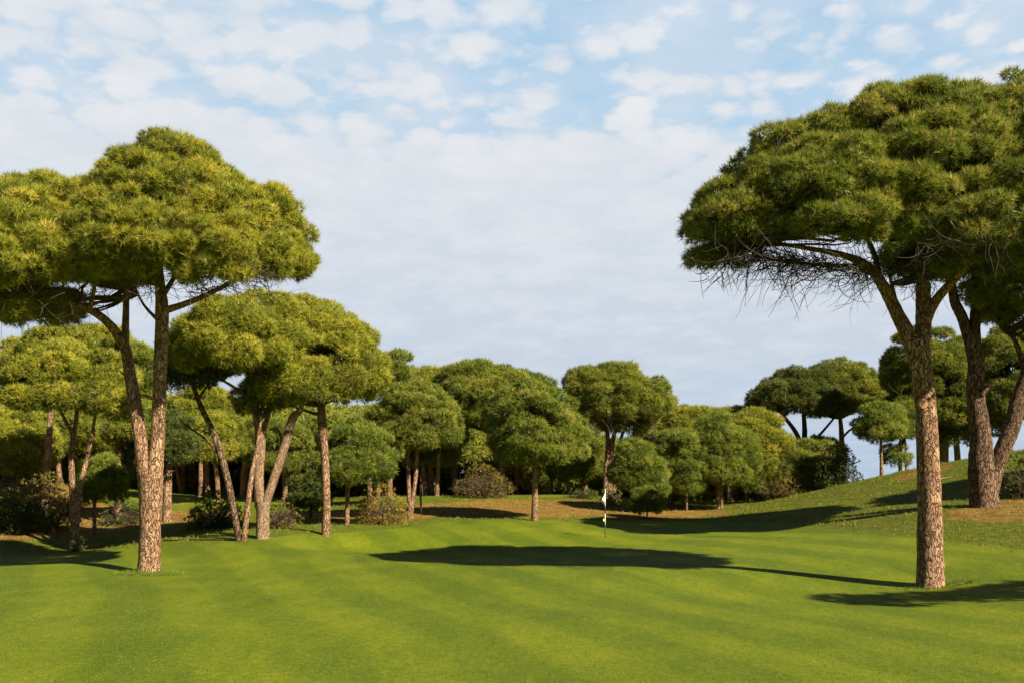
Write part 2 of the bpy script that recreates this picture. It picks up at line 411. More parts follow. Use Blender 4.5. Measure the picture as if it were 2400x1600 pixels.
def branchwork(cl, tips, rng, r0=0.09, r1=0.02, sub=3, sag=0.10, sides=4, subr=0.014, SEG=7):
    """curved branches from limb ends to the foliage clumps, each with finer twigs"""
    tips = np.asarray(tips)
    t = np.linspace(0, 1, SEG)
    PT, RD, P2, R2 = [], [], [], []
    for (c, d, r) in cl:
        dist = np.linalg.norm((tips-c)*np.array([1, 1, 1.5]), axis=1)
        a = tips[np.argmin(dist+rng.uniform(0, 0.15, len(tips))*dist.mean())]
        D_ = np.linalg.norm(c-a)
        mid = a*0.5+c*0.5; mid = mid+np.array([0, 0, -sag*D_])+rng.standard_normal(3)*0.05*D_
        tt = t[:, None]
        pts = a*(1-tt)**2+2*mid*tt*(1-tt)+c*tt**2
        wob = rng.standard_normal((SEG, 3))*0.018*D_; wob[0] = 0
        pts = pts+wob
        PT.append(pts); RD.append((r0*(1-t)**1.2+r1)*(0.55+0.12*D_)*rng.uniform(0.6, 1.1))
        for _ in range(sub):
            i = rng.integers(SEG//2, SEG-1); s = pts[i]
            e = c+nz(rng.standard_normal(3)+0.6*d)*r*rng.uniform(0.5, 1.0)
            m2 = (s+e)/2+rng.standard_normal(3)*0.25*r+np.array([0, 0, -0.2*r])
            P2.append(s*(1-tt)**2+2*m2*tt*(1-tt)+e*tt**2); R2.append(subr*(1.3-t))
    parts = [tubes(PT, RD, sides)]
    if P2: parts.append(tubes(P2, R2, 3))
    return join(parts)

def stem_mesh(stems, sides, rng, rough=0.03, m=6):
    parts = []
    for pts, rad in stems:
        p, r = catmull(pts, rad, m)
        parts.append(tubes(p[None], r[None], sides, rng, rough))
    return join(parts)

def drape(regions):
    """crooked forked bare twigs hanging from the underside; regions: (u0,v0,u1,v1,Y,count,length,drift)"""
    def f(g, rng):
        PT, RD = [], []; NS = 9
        for (u0, v0, u1, v1, Yr, cnt, ln, du) in regions:
            for _ in range(cnt):
                k = rng.random(); a = P(u0+(u1-u0)*k, v0+(v1-v0)*k+rng.normal(0, 10), Yr+rng.uniform(-3, 3))-g
                l = ln*rng.uniform(0.3, 1.15)
                def walk(p, d, l, r0):
                    pts = [p]; curl = rng.normal(0, .22, 3)+np.array([du*.12, 0, rng.choice([-.12, .10, .22])])
                    for i in range(NS-1):
                        d = nz(d+curl+rng.normal(0, .16, 3)); p = p+d*l/(NS-1); pts.append(p)
                    PT.append(np.array(pts)); RD.append(r0*np.linspace(1, .35, NS)); return pts, d
                pts, d = walk(a, nz(np.array([du+rng.normal(0, .45), rng.normal(0, .5), -.35+rng.normal(0, .3)])), l, rng.uniform(.009, .019))
                for _f in range(rng.integers(0, 3)):
                    i = rng.integers(2, 7); walk(pts[i], nz(pts[i]-pts[i-1]+rng.normal(0, .5, 3)*.3*l), l*rng.uniform(.3, .6), .008)
        return tubes(PT, RD, 3)
    return f

_i = np.arange(300)+.5; _z = 1-2*_i/300; _r = np.sqrt(1-_z*_z)
SPH = np.stack([_r*np.cos(_i*2.39996), _r*np.sin(_i*2.39996), _z], 1)
def fit_dome(u, v, ru, rv, Y, ry, cr):
    """ellipsoid (with its outer clumps) whose outline fills the seen ellipse"""
    c = P(u, v, Y); rx, rz = ru/F*Y, rv/F*Y; ry = max(ry-cr*.6, .5)
    for _ in range(8):
        q = c+mush(SPH*np.array([rx, ry, rz]), rz, ry)+SPH*cr*.62
        uu = 1176+q[:, 0]/q[:, 1]*F; vv = HZ-q[:, 2]/q[:, 1]*F
        c[0] += (u-(uu.max()+uu.min())/2)/F*Y; c[2] -= (v-(vv.max()+vv.min())/2)/F*Y
        rx = max(.4, rx+(ru-(uu.max()-uu.min())/2)/F*Y*.8); rz = max(.3, rz+(rv-(vv.max()-vv.min())/2)/F*Y*.8)
    return c, (rx, ry, rz)

TREES = []
def pine(name, label, Y, base, stems, domes, leaf='mid', cat='pine tree', group=None, bark=None, cr=1.1, dens=None,
         L=0.42, wd=0.06, n=7, seed=1, zmin=-0.62, sub=2, dark_twigs=False, tone=0.0, r0=0.09, sag=0.10, flat=0.72,
         extra=None, gap=0.0, sides=12, tips=None, deep=0.9):
    """stems: list of polylines [(u, v, dY, width_px), ...] in photo pixels at depth Y; domes: (u, v, ru, rv, dY[, ry metres])"""
    rng = np.random.default_rng(seed)
    LUMP[0] = 0.20 if Y > 40 else 0.10
    TILT[0] = 0.22 if Y > 40 else 0.46
    if 44 < Y: cr *= .62; L *= .66; wd *= .60; n += 2
    g = gpos(base, Y); root = empty(name, g)
    st, tp = [], []
    for si, s in enumerate(stems):
        pts = []; rad = []
        for k, (u, v, dY, wpx) in enumerate(s):
            p = P(u, v, Y+dY)
            if si == 0 and k == 0: p[2] = g[2]-0.15
            pts.append(p-g); rad.append(wpx*0.5/F*(Y+dY))
        if si == 0:
            pts.insert(1, pts[0]*0.84+pts[1]*0.16); r_ = rad[0]; rad[0] = r_*1.32; rad.insert(1, r_*1.0)
        st.append((np.array(pts), np.array(rad)))
        tp.append(pts[-1]); tp.append(pts[-1]*0.6+pts[-2]*0.4)
    V, Q = stem_mesh(st, sides, rng)
    mesh_np('trunk', V, Q, bark or BARK, root, smooth=True)
    dm = []
    for d in domes:
        u, v, ru, rv, dY = d[:5]
        if Y > 40: v += .14*rv; rv *= 1.14; ru *= 1.05
        ry = d[5] if len(d) > 5 else ru/F*(Y+dY)*deep
        c, R = fit_dome(u, v, ru, rv, Y+dY, ry, cr)
        dm.append((c-g, R))
    cl = clumps_of(dm, cr, rng, zmin)
    if dens is None: dens = 2.6*4*pi*0.7/(n*L*wd*0.5*0.5)*0.28
    V, T, ti, cn = foliage(cl, dens, L, wd, n, rng, tone=tone, flat=flat, gap=gap)
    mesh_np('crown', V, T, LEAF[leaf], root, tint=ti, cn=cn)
    V, Q = branchwork(cl, tp if tips is None else [P(*q)-g for q in tips], rng, sub=sub, r0=r0, sag=sag, sides=4)
    if extra is None and Y > 40 and Y < 95 and domes[0][2] > 62:
        d0 = domes[0]; w0 = d0[2]*.8; vb = d0[1]+d0[3]*.45
        extra = drape([(d0[0]-w0, vb, d0[0]+w0, vb, Y, int(45+w0*.8), 1.5, 0.0)])
    if extra is not None: V, Q = join([(V, Q), extra(g, rng)])
    mesh_np('branches', V, Q, TWIG_DK if dark_twigs else TWIG, root)
    tag(root, label, cat, group)
    TREES.append((root, len(T)))
    return root

exec_objects = True
# ------------------------------------------------------------------ ground sheet
def axis(lo_, hi, step, far):
    core = np.arange(lo_, hi+1e-6, step)
    g = []; d = step; p = hi
    while p < far: d *= 1.35; p += d; g.append(p)
    h = []; d = step; p = lo_
    while p > -far: d *= 1.35; p -= d; h.append(p)
    return np.array(h[::-1]+list(core)+g)
gx = axis(-62, 66, 0.5, 6000); gy = axis(2, 112, 0.5, 6000)
GX, GY = np.meshgrid(gx, gy); GZ = ground(GX, GY)
nx, ny = len(gx), len(gy)
V = np.stack([GX, GY, GZ], -1).reshape(-1, 3)
ii = np.arange(nx*ny).reshape(ny, nx)
Q = np.stack([ii[:-1, :-1], ii[:-1, 1:], ii[1:, 1:], ii[1:, :-1]], -1).reshape(-1, 4)
go = mesh_np('ground', V, Q, M_GROUND, smooth=True)
tag(go, 'mown golf fairway and putting green with dry rough under the pines', kind='structure')
def ell(u, v_, Y, ru, ry, soft=0.6):
    x = (u-1176)/F*Y; rx = ru/F*Y
    e = np.sqrt(((GX-x)/rx)**2+((GY-Y)/ry)**2)
    return np.clip((1-e)/soft+0.5, 0, 1)
dry = np.zeros_like(GX)
for a in [(1190,0,72,190,6.5),(1330,0,73,90,4.5),(930,0,67,110,3.5),(1030,0,70,120,5),(60,0,60,190,4.0),(330,0,74,260,11),(60,0,78,160,7),(2310,0,48,130,2.6),(2440,0,48,150,4),
          (1560,0,72,120,4.5),(1440,0,71,110,3.0),(760,0,68,120,4),(2120,0,66,70,1.6)]:
    dry = np.maximum(dry, ell(*a))
edge = np.maximum(np.clip((GY-86)/6, 0, 1)*0.8, 0)
dry = np.maximum(dry, edge*(GX < 25))
# rough: everything outside the mown fairway
xs = GX/GY*F+1176
lim = np.interp(xs, [-900, 0, 300, 450, 560, 700, 800, 900, 1000, 1200, 1450, 1600, 1800, 2000, 2200, 2352, 3200],
                [50, 50, 52, 50, 49.5, 51, 53, 57, 61.5, 62.5, 65, 63, 57, 47, 41.5, 38, 36])
rough = np.clip((GY-lim)/3.6+0.3, 0, 1)
back_lawn = ell(1150, 0, 82.5, 330, 3.2, 0.4)+ell(480, 0, 82, 240, 7, 0.4)+ell(660, 0, 76, 90, 4, 0.4)
rough = np.clip(rough-back_lawn, 0, 1)
hill = np.clip((GX-8)/8, 0, 1)*np.clip((rough-.3)*2, 0, 1)*np.clip((82-GY)/6, 0, 1)*0.24
dry = np.maximum(dry, hill)
dry = np.where(back_lawn > 0.2, dry*0.3, dry)
for nm_, arr in (('dry', dry), ('rough', rough)):
    a = go.data.attributes.new(nm_, 'FLOAT', 'POINT'); a.data.foreach_set('value', arr.ravel().astype(np.float32))

# ------------------------------------------------------------------ the two big pines in front
A = pine('pine_tree', 'tall umbrella pine in left foreground whose trunk splits into two tall stems low down', 38, 342,
    [[(342,1315,0,52),(345,1200,0,46),(347,1090,0,56)],
     [(338,1130,0,38),(322,1000,0,30),(302,880,0.2,27),(288,795,0.4,24)],
     [(352,1130,0,38),(362,1000,0,32),(368,850,-0.2,30),(372,720,-0.2,30),(366,640,-0.2,22),(360,560,0,14)],
     [(288,800,0.4,23),(252,745,0.2,20),(195,706,-0.3,16),(130,690,-0.8,11),(60,640,-1.5,8)],
     [(288,790,0.4,17),(289,720,0.8,15),(292,640,1.0,13),(300,560,1.2,9)],
     [(373,715,-0.2,18),(420,700,-0.6,14),(480,675,-1.0,11),(540,640,-1.4,9),(600,580,-1.6,6)],
     [(205,710,-0.3,10),(216,660,-0.5,8),(208,610,-0.5,6)],
     [(368,690,-0.2,14),(410,620,1.5,9),(450,540,2.5,7)],
     [(362,735,0,9),(330,700,2,6),(310,660,3,5)]],
    [(376,488,216,180,0,4.8),(548,543,174,138,-0.3,4.0),(90,548,245,150,-0.6,4.6),(-70,650,150,120,0),(75,690,125,72,-.3,3.0),(235,600,130,72,-1.2,2.6)],
    leaf='warm', cr=0.40, L=0.25, wd=0.021, n=15, gap=.04, seed=11, zmin=-0.55, flat=.62, sub=3, r0=0.065, sides=20, dark_twigs=False,
    extra=drape([(0,690,200,700,38,90,1.8,-.5),(-60,640,150,660,37,140,1.9,-.3),(420,670,620,625,37,150,1.3,.5),(270,650,400,650,38,110,1.3,-.1),(120,690,260,660,38,90,1.4,-.4)]))

Bt = pine('pine_tree', 'tallest umbrella pine in right foreground with one thick orange trunk and a sawn branch scar', 34, 2137,
    [[(2137,1345,0,60),(2136,1200,0,55),(2132,1050,0,50),(2125,920,0,46),(2116,830,0,46),(2108,780,0,44)],
     [(2112,850,0,34),(2090,780,0.1,36),(2060,720,0.2,30),(2030,660,0.2,26),(1990,610,0,20),(1930,585,-.4,14),(1850,570,-1,10),(1760,555,-1.6,7),(1690,540,-2,5)],
     [(2112,830,0,40),(2121,740,0.2,36),(2120,660,0.2,32),(2118,580,0.3,22),(2110,480,0.3,14)],
     [(2124,740,0.2,26),(2150,690,0,22),(2195,640,-.4,18),(2250,580,-1,13),(2330,520,-1.5,9)],
     [(2020,650,0.2,16),(2010,590,1.5,12),(1980,520,3,8)],
     [(2100,800,0,10),(2075,740,2,12),(2060,700,3,9),(2040,620,4,7)],
     [(1990,610,0,10),(1900,610,0.8,8),(1800,600,1.5,6),(1700,585,2,4)]],
    [(2140,396,325,222,0.5,4.6),(1885,432,225,166,-.1,4.0),(1692,492,116,94,-0.3,2.6),(2370,405,240,232,0,4.6),(1640,590,56,28,0.5,1.2),(2270,590,150,62,-.5,2.5)],
    leaf='mid', cr=0.40, L=0.25, wd=0.021, n=15, gap=.04, seed=23, zmin=-0.5, flat=.62, sub=3, r0=0.06, sides=22, dark_twigs=True, tone=0.06,
    extra=drape([(1720,585,2020,630,34,330,2.0,-.55),(1650,570,1900,600,34,150,1.5,-.5),(1960,610,2150,640,34,150,1.3,.1),(2100,560,2340,540,32.5,260,1.5,.1),(1580,610,1700,620,34,30,1.0,-.2)]))

# sawn branch scar, stubs on the right-hand trunk
def disc(name, c, nrm_, r, th, mat, parent, rng):
    nrm_ = nz(np.array(nrm_, float)); a = nz(np.cross(nrm_, UP)); b = np.cross(nrm_, a)
    k = 20; V = [c+nrm_*th]; 
    for rr, off in ((r*0.9, th), (r, th*0.5), (r*1.15, -0.06)):
        for i in range(k):
            t_ = 2*pi*i/k; q = rr*(1+0.05*rng.standard_normal())
            V.append(c+nrm_*off+a*q*cos(t_)+b*q*1.12*sin(t_))
    Fc = [(0, 1+i, 1+(i+1) % k) for i in range(k)]
    for ring in range(2):
        for i in range(k):
            o0 = 1+ring*k; a0, a1 = o0+i, o0+(i+1) % k; b0, b1 = a0+k, a1+k
            Fc += [(a0, b0, b1), (a0, b1, a1)]
    return mesh_np(name, np.array(V), Fc, mat, parent)
rng0 = np.random.default_rng(5)
gB = np.array(Bt.location)
rB = 46*0.5/F*34
disc('branch_scar', P(2121, 926, 34-rB-0.03)-gB, (0.05, -1, 0.02), 0.15, 0.012, CUT, Bt, rng0)
def stub(root, u, v, Y, du, dv, L_, r, mat=BARK):
    g = np.array(root.location); a = P(u, v, Y)-g
    d = nz(np.array([du, -0.5, dv])); t = np.linspace(0, 1, 4)[:, None]
    V, Q = tubes((a+d*t*L_)[None], (r*(1.2-0.6*t[:, 0]))[None], 6, rng0, 0.12)
    mesh_np('branch_stub', V, Q, mat, root)
stub(Bt, 2158, 1100, 34-.2, 1, .25, .40, .03, TWIG_LT)
stub(A, 350, 915, 38-.2, -.9, .4, .4, .06)
stub(A, 388, 1085, 38-.2, .9, .3, .3, .05)

# ------------------------------------------------------------------ further pines
LB = dict(leaf='mid')
pine('pine_tree', 'grey-barked forked umbrella pine on the right slope behind the foreground trunk', 50, 2265,
    [[(2262,1162,0,66),(2254,1080,0,58),(2252,1000,0,46),(2240,900,0,38),(2242,830,0,36),(2228,770,0,34)],
     [(2272,1130,0,40),(2292,1060,0,36),(2325,975,0,36),(2338,920,0,34),(2362,850,0,32),(2370,760,0,24)],
     [(2230,790,0,26),(2210,730,0,24),(2192,690,0,22),(2180,620,0,16),(2150,540,0,10)],
     [(2240,790,0,26),(2240,720,0,22),(2250,640,0,16),(2280,560,0,10)],
     [(2352,840,0,14),(2330,780,0,10),(2310,760,0,8)]],
    [(2270,520,200,110,0,6),(2400,640,170,80,-1),(2330,690,80,50,0,3),(2150,560,120,70,0),(2500,560,160,100,0)],
    bark=BARK_GREY, leaf='mid', cr=1.0, seed=31, L=0.38, wd=0.05, n=7, sides=18, sub=4, dark_twigs=True)
stub(bpy.data.objects['pine_tree.002'], 2255, 905, 50-.4, .5, .8, .8, .10)

pine('pine_tree', 'slim pine with V-shaped trunk left of the foreground pine, shaded at its foot', 54, 172,
    [[(172,1264,0,23),(172,1200,0,21),(172,1150,0,24)],
     [(168,1160,0,15),(164,1060,0,14),(167,1000,0,12),(150,965,0,8),(120,900,0,5)],
     [(176,1150,0,14),(195,1070,0,12),(212,1000,0,9),(218,960,0,6),(235,900,0,4)],
     [(168,1010,0,10),(176,950,0,9),(176,860,0,6)]],
    [(150,860,130,75,0),(90,880,90,55,-1),(230,850,80,60,0),(250,900,60,45,-1)], leaf='warm', cr=0.95, seed=41, sub=4, gap=.12)
pine('pine_tree', 'small thin pine with a low round crown beside the leftmost V-shaped pine', 60, 217,
    [[(217,1232,0,10),(217,1180,0,8),(217,1100,0,6),(222,1050,0,4)]],
    [(232,1095,58,52,0)], leaf='cool', cr=0.75, seed=43, L=.4, wd=.05)
pine('pine_tree', 'dark leaning pine stem that curves up to the left under the big left-centre crown', 50, 548,
    [[(550,1240,0,15),(538,1180,0,16),(520,1090,0,17),(497,1010,0,15),(470,950,0,12),(452,910,0,10),(440,870,0,8)],
     [(505,1045,0,7),(475,1010,0,6),(440,985,0,4),(415,965,0,3)],
     [(455,915,0,7),(480,880,0,5),(500,850,0,4)]],
    [(450,800,75,65,0),(430,850,60,40,0)], leaf='dark', cr=0.9, seed=47, bark=BARK_GREY, sub=5, gap=.25, dark_twigs=True)
pine('pine_tree', 'slender pine stem leaning right, just left of the forked pair of pale trunks', 50, 562,
    [[(560,1240,0,13),(568,1170,0,14),(578,1090,0,12),(590,1030,0,9),(600,960,0,6)]],
    [(600,905,60,40,1)], leaf='mid', cr=0.9, seed=48, sub=3, gap=.2)
pine('pine_tree', 'umbrella pine left of centre with pale trunk forking low into a V', 50.5, 605,
    [[(604,1238,0,32),(604,1180,0,30),(604,1150,0,34)],
     [(597,1165,0,24),(594,1090,0,23),(598,1010,0,24),(590,960,0,18),(582,900,0,14),(575,830,0,10),(560,770,0,6)],
     [(612,1150,0,20),(632,1090,0,21),(655,1020,0,20),(672,960,0,20),(690,940,0,12),(700,900,0,8)],
     [(600,1005,0,14),(620,940,.5,9),(640,880,1,6)],
     [(585,920,0,8),(540,890,0,7),(490,860,0,5)],
     [(655,1040,0,8),(640,990,1,7),(620,985,1.5,5)]],
    [(545,770,150,85,0,5),(470,800,80,52,0),(610,750,110,70,1),(520,740,110,55,1),(640,880,60,50,1)],
    leaf='warm', cr=0.95, seed=53, sub=5, L=.38, wd=.05, gap=.05, sag=.05, bark=BARK_PALE)
pine('pine_tree', 'straight slender-trunked umbrella pine with a huge domed crown left of centre', 52, 748,
    [[(748,1226,0,20),(750,1150,0,18),(746,1050,0,18),(740,980,0,21),(738,930,0,18)],
     [(737,960,0,11),(735,890,0,9),(728,800,0,6)],[(742,960,0,11),(748,900,0,8),(790,830,0,5)]],
    [(725,815,150,100,0.5),(700,740,110,68,2),(790,810,90,80,1),(650,830,65,55,0),(700,870,110,48,-1)],
    leaf='warm', cr=0.95, seed=59, L=.38, wd=.05, sub=3)
pine('pine_tree', 'short pine with a low wide crown just right of the straight slender trunk', 60, 797,
    [[(797,1204,0,12),(798,1150,0,11),(800,1090,0,9),(805,1040,0,6)]],
    [(825,1030,78,72,0),(790,1060,45,35,-1)], leaf='cool', cr=0.9, seed=61)
pine('pine_tree', 'rounded pine with two close upright stems beside the golden shrub', 64, 943,
    [[(943,1187,0,15),(943,1150,0,16)],
     [(940,1160,0,10),(938,1090,0,10),(936,1030,0,8),(940,980,0,5)],
     [(946,1160,0,9),(955,1090,0,10),(958,1030,0,9),(962,980,0,6)],
     [(957,1040,0,5),(980,1010,0,4),(1020,1000,0,4),(1045,990,0,3)]],
    [(955,945,95,72,0),(895,960,60,45,0),(1000,960,52,55,0)], leaf='mid', cr=0.95, seed=67)
pine('pine_tree', 'small leafless-based dark thin pine right beside the two-stemmed rounded pine', 66, 968,
    [[(968,1180,0,5),(966,1130,0,5),(968,1060,0,4)]], [(970,1030,30,28,0)], leaf='dark', cr=0.7, seed=68, bark=BARK_GREY)
pine('pine_tree', 'green round-crowned pine on one bare trunk in front of the brown bank at centre', 63, 1228,
    [[(1228,1196,0,17),(1229,1130,0,13),(1230,1070,0,12),(1228,1000,0,9),(1226,950,0,6)]],
    [(1228,960,98,88,0),(1292,1000,58,56,0.5),(1178,965,50,66,0),(1235,1010,85,42,-.5)], leaf='cool', cr=0.9, seed=71, tone=.05)
pine('pine_tree', 'broad umbrella pine behind the round-crowned centre pine, trunk rising from the dry bush', 86, 1155,
    [[(1155,1142,0,18),(1153,1090,0,16),(1155,1030,0,14),(1150,980,0,10)],[(1154,1040,0,8),(1130,1000,0,7),(1105,985,0,5)]],
    [(1130,905,125,62,0),(1085,870,80,40,1),(1210,900,60,45,1)], leaf='mid', cr=1.25, seed=73, L=.55, wd=.08)
pine('pine_tree', 'umbrella pine behind the two-stemmed rounded pine with a wide flat-topped crown', 92, 1045,
    [[(1045,1145,0,14),(1042,1080,0,13),(1040,1020,0,12),(1035,960,0,8)],[(1042,1070,0,9),(1065,1000,0,8),(1080,960,0,6)]],
    [(1030,890,105,52,0),(960,880,70,42,0),(1090,880,60,52,0)], leaf='warm', cr=1.3, seed=74, L=.55, wd=.08)
pine('pine_tree', 'skyline umbrella pine right behind the flag with several close trunks', 80, 1398,
    [[(1390,1142,0,15),(1392,1090,0,13),(1396,1030,0,12),(1395,990,0,9)],
     [(1400,1140,0,15),(1402,1080,0,14),(1406,1020,0,12),(1415,980,0,8)],
     [(1410,1130,0,10),(1415,1060,0,9),(1425,1010,0,8),(1440,970,0,5)]],
    [(1415,900,105,62,0),(1370,890,60,50,1),(1490,900,58,40,0),(1415,870,75,45,0),(1430,960,55,32,0),(1330,875,35,28,0)], leaf='mid', cr=1.1, seed=79, L=.5, wd=.07, sub=6,
    extra=drape([(1340,960,1500,960,80,160,2.6,0.0)]), tone=.03)
pine('pine_tree', 'wide mid-green umbrella pine to the right of the isolated flag-side pine', 88, 1590,
    [[(1590,1150,0,14),(1588,1080,0,12),(1585,1010,0,9)]],
    [(1590,970,95,42,0),(1540,985,55,40,0),(1640,980,50,38,0)], leaf='warm', cr=1.25, seed=83, L=.55, wd=.08)
pine('pine_tree', 'pine with paired straight orange stems at the foot of the right slope', 75, 1650,
    [[(1650,1174,0,9),(1650,1120,0,9),(1650,1050,0,8),(1648,1000,0,5)],[(1657,1172,0.6,8),(1657,1110,.6,7),(1656,1050,.6,5)]],
    [(1650,1010,66,66,0),(1605,1035,48,56,0),(1695,1035,50,52,0),(1655,1070,60,36,-.5)], leaf='cool', cr=1.0, seed=89, tone=.05)
pine('pine_tree', 'low bushy pine with thin stem right behind the flag, left of a narrow upright pine', 72, 1462,
    [[(1462,1185,0,8),(1462,1120,0,6),(1465,1070,0,5)]],
    [(1462,1058,60,58,0),(1485,1100,42,36,-.4)], leaf='cool', cr=0.95, seed=97)
pine('pine_tree', 'narrow upright pine among the low row between flag and right slope', 74, 1575,
    [[(1577,1180,0,6),(1577,1110,0,5),(1578,1060,0,4)]],
    [(1572,1052,50,72,0)], leaf='cool', cr=0.9, seed=98)
pine('pine_tree', 'pale green pine behind the narrow upright pine in the low row', 82, 1520,
    [[(1520,1160,0,8),(1520,1090,0,7),(1520,1050,0,5)]],
    [(1520,1040,50,55,0),(1545,1010,35,35,0)], leaf='mid', cr=1.05, seed=99, L=.5, wd=.07)
pine('pine_tree', 'smallest young pine at the edge of the brown floor right of the flag', 68, 1482,
    [[(1487,1192,0,4),(1485,1160,0,3),(1484,1135,0,2)]],
    [(1484,1145,35,30,0)], leaf='cool', cr=0.5, seed=101, L=.3, wd=.04, gap=.1)
pine('pine_tree', 'yellow-green bushy pine with dark trunk on the lower right slope', 80, 1742,
    [[(1742,1152,0,17),(1742,1110,0,15),(1740,1060,0,11)]],
    [(1745,1030,78,66,0),(1790,1050,60,52,0),(1705,990,48,46,0),(1745,975,50,42,1),(1820,1050,50,44,1)], leaf='warm', cr=1.05, seed=103, L=.5, wd=.07)
pine('pine_tree', 'dense low pine at the edge of the right slope next to the dark round bush', 79, 1835,
    [[(1838,1135,0,10),(1838,1100,0,8),(1836,1070,0,6)]],
    [(1830,1075,62,48,0),(1872,1045,50,42,1),(1800,1095,48,36,0)], leaf='mid', cr=1.0, seed=107, L=.5, wd=.07, tone=.12)
pine('umbrella_pine', 'dark umbrella pine with bare spreading limbs against the sky above the right slope', 90, 1843,
    [[(1845,1120,0,20),(1845,1060,0,19),(1845,1035,0,20)],
     [(1840,1045,0,13),(1832,1000,0,11),(1800,955,0,8),(1775,930,0,5)],
     [(1846,1040,0,14),(1848,990,0,12),(1845,930,0,8)],
     [(1850,1030,0,9),(1885,995,0,6),(1915,960,0,5)],
     [(1835,1030,0,7),(1800,1000,0,5),(1770,960,0,4)]],
    [(1835,895,95,48,0),(1765,915,45,32,0),(1880,880,60,48,1)], leaf='dark', cr=1.2, seed=109, L=.5, wd=.07, bark=BARK_GREY, sub=6, r0=.14, dark_twigs=True, sag=-.02, tone=.2)
pine('umbrella_pine', 'taller domed umbrella pine next to the dark bare-limbed one, reddish trunk above the slope', 92, 1932,
    [[(1933,1120,0,15),(1933,1040,0,13),(1933,1000,0,12),(1930,960,0,9)],[(1934,1005,0,6),(1955,985,0,5),(1985,975,0,3)]],
    [(1935,885,95,62,0),(1990,895,42,42,0),(1900,910,50,45,0)], leaf='mid', cr=1.2, seed=113, L=.5, wd=.07, sub=4)
pine('pine_tree', 'small pine on a thin bare pole trunk standing alone on the right ridge', 74, 2025,
    [[(2025,1092,0,9),(2024,1040,0,7),(2023,990,0,5)]],
    [(2020,965,55,42,0),(2040,950,40,28,0)], leaf='cool', cr=0.9, seed=127, L=.45, wd=.06)
pine('pine_tree', 'ridge pine with dark low drooping branches just left of the right foreground trunk', 76, 2075,
    [[(2068,1085,0,9),(2068,1030,0,8),(2070,980,0,6)],[(2082,1082,0,6),(2080,1030,0,5),(2078,990,0,4)]],
    [(2075,965,42,45,0),(2060,1040,30,22,0)], leaf='cool', cr=0.8, seed=128, L=.45, wd=.06, gap=.1)
pine('pine_tree', 'dense tall pine behind the right foreground trunk reaching up the slope', 83, 2185,
    [[(2168,1065,0,22),(2168,1000,0,20),(2165,940,0,14)],[(2200,1060,0,14),(2196,1000,0,12),(2195,940,0,8)]],
    [(2150,860,110,105,0),(2230,870,100,110,1),(2190,960,70,55,0),(2090,820,60,70,0)], leaf='mid', cr=1.1, seed=131, L=.45, wd=.06, tone=-.05)
pine('pine_tree', 'dense pine at the right edge behind the forked grey-barked pine', 81, 2330,
    [[(2318,1040,0,16),(2320,980,0,14),(2322,900,0,10)]],
    [(2320,850,90,110,0),(2400,820,80,100,0)], leaf='mid', cr=1.1, seed=137, L=.45, wd=.06, tone=-.05)

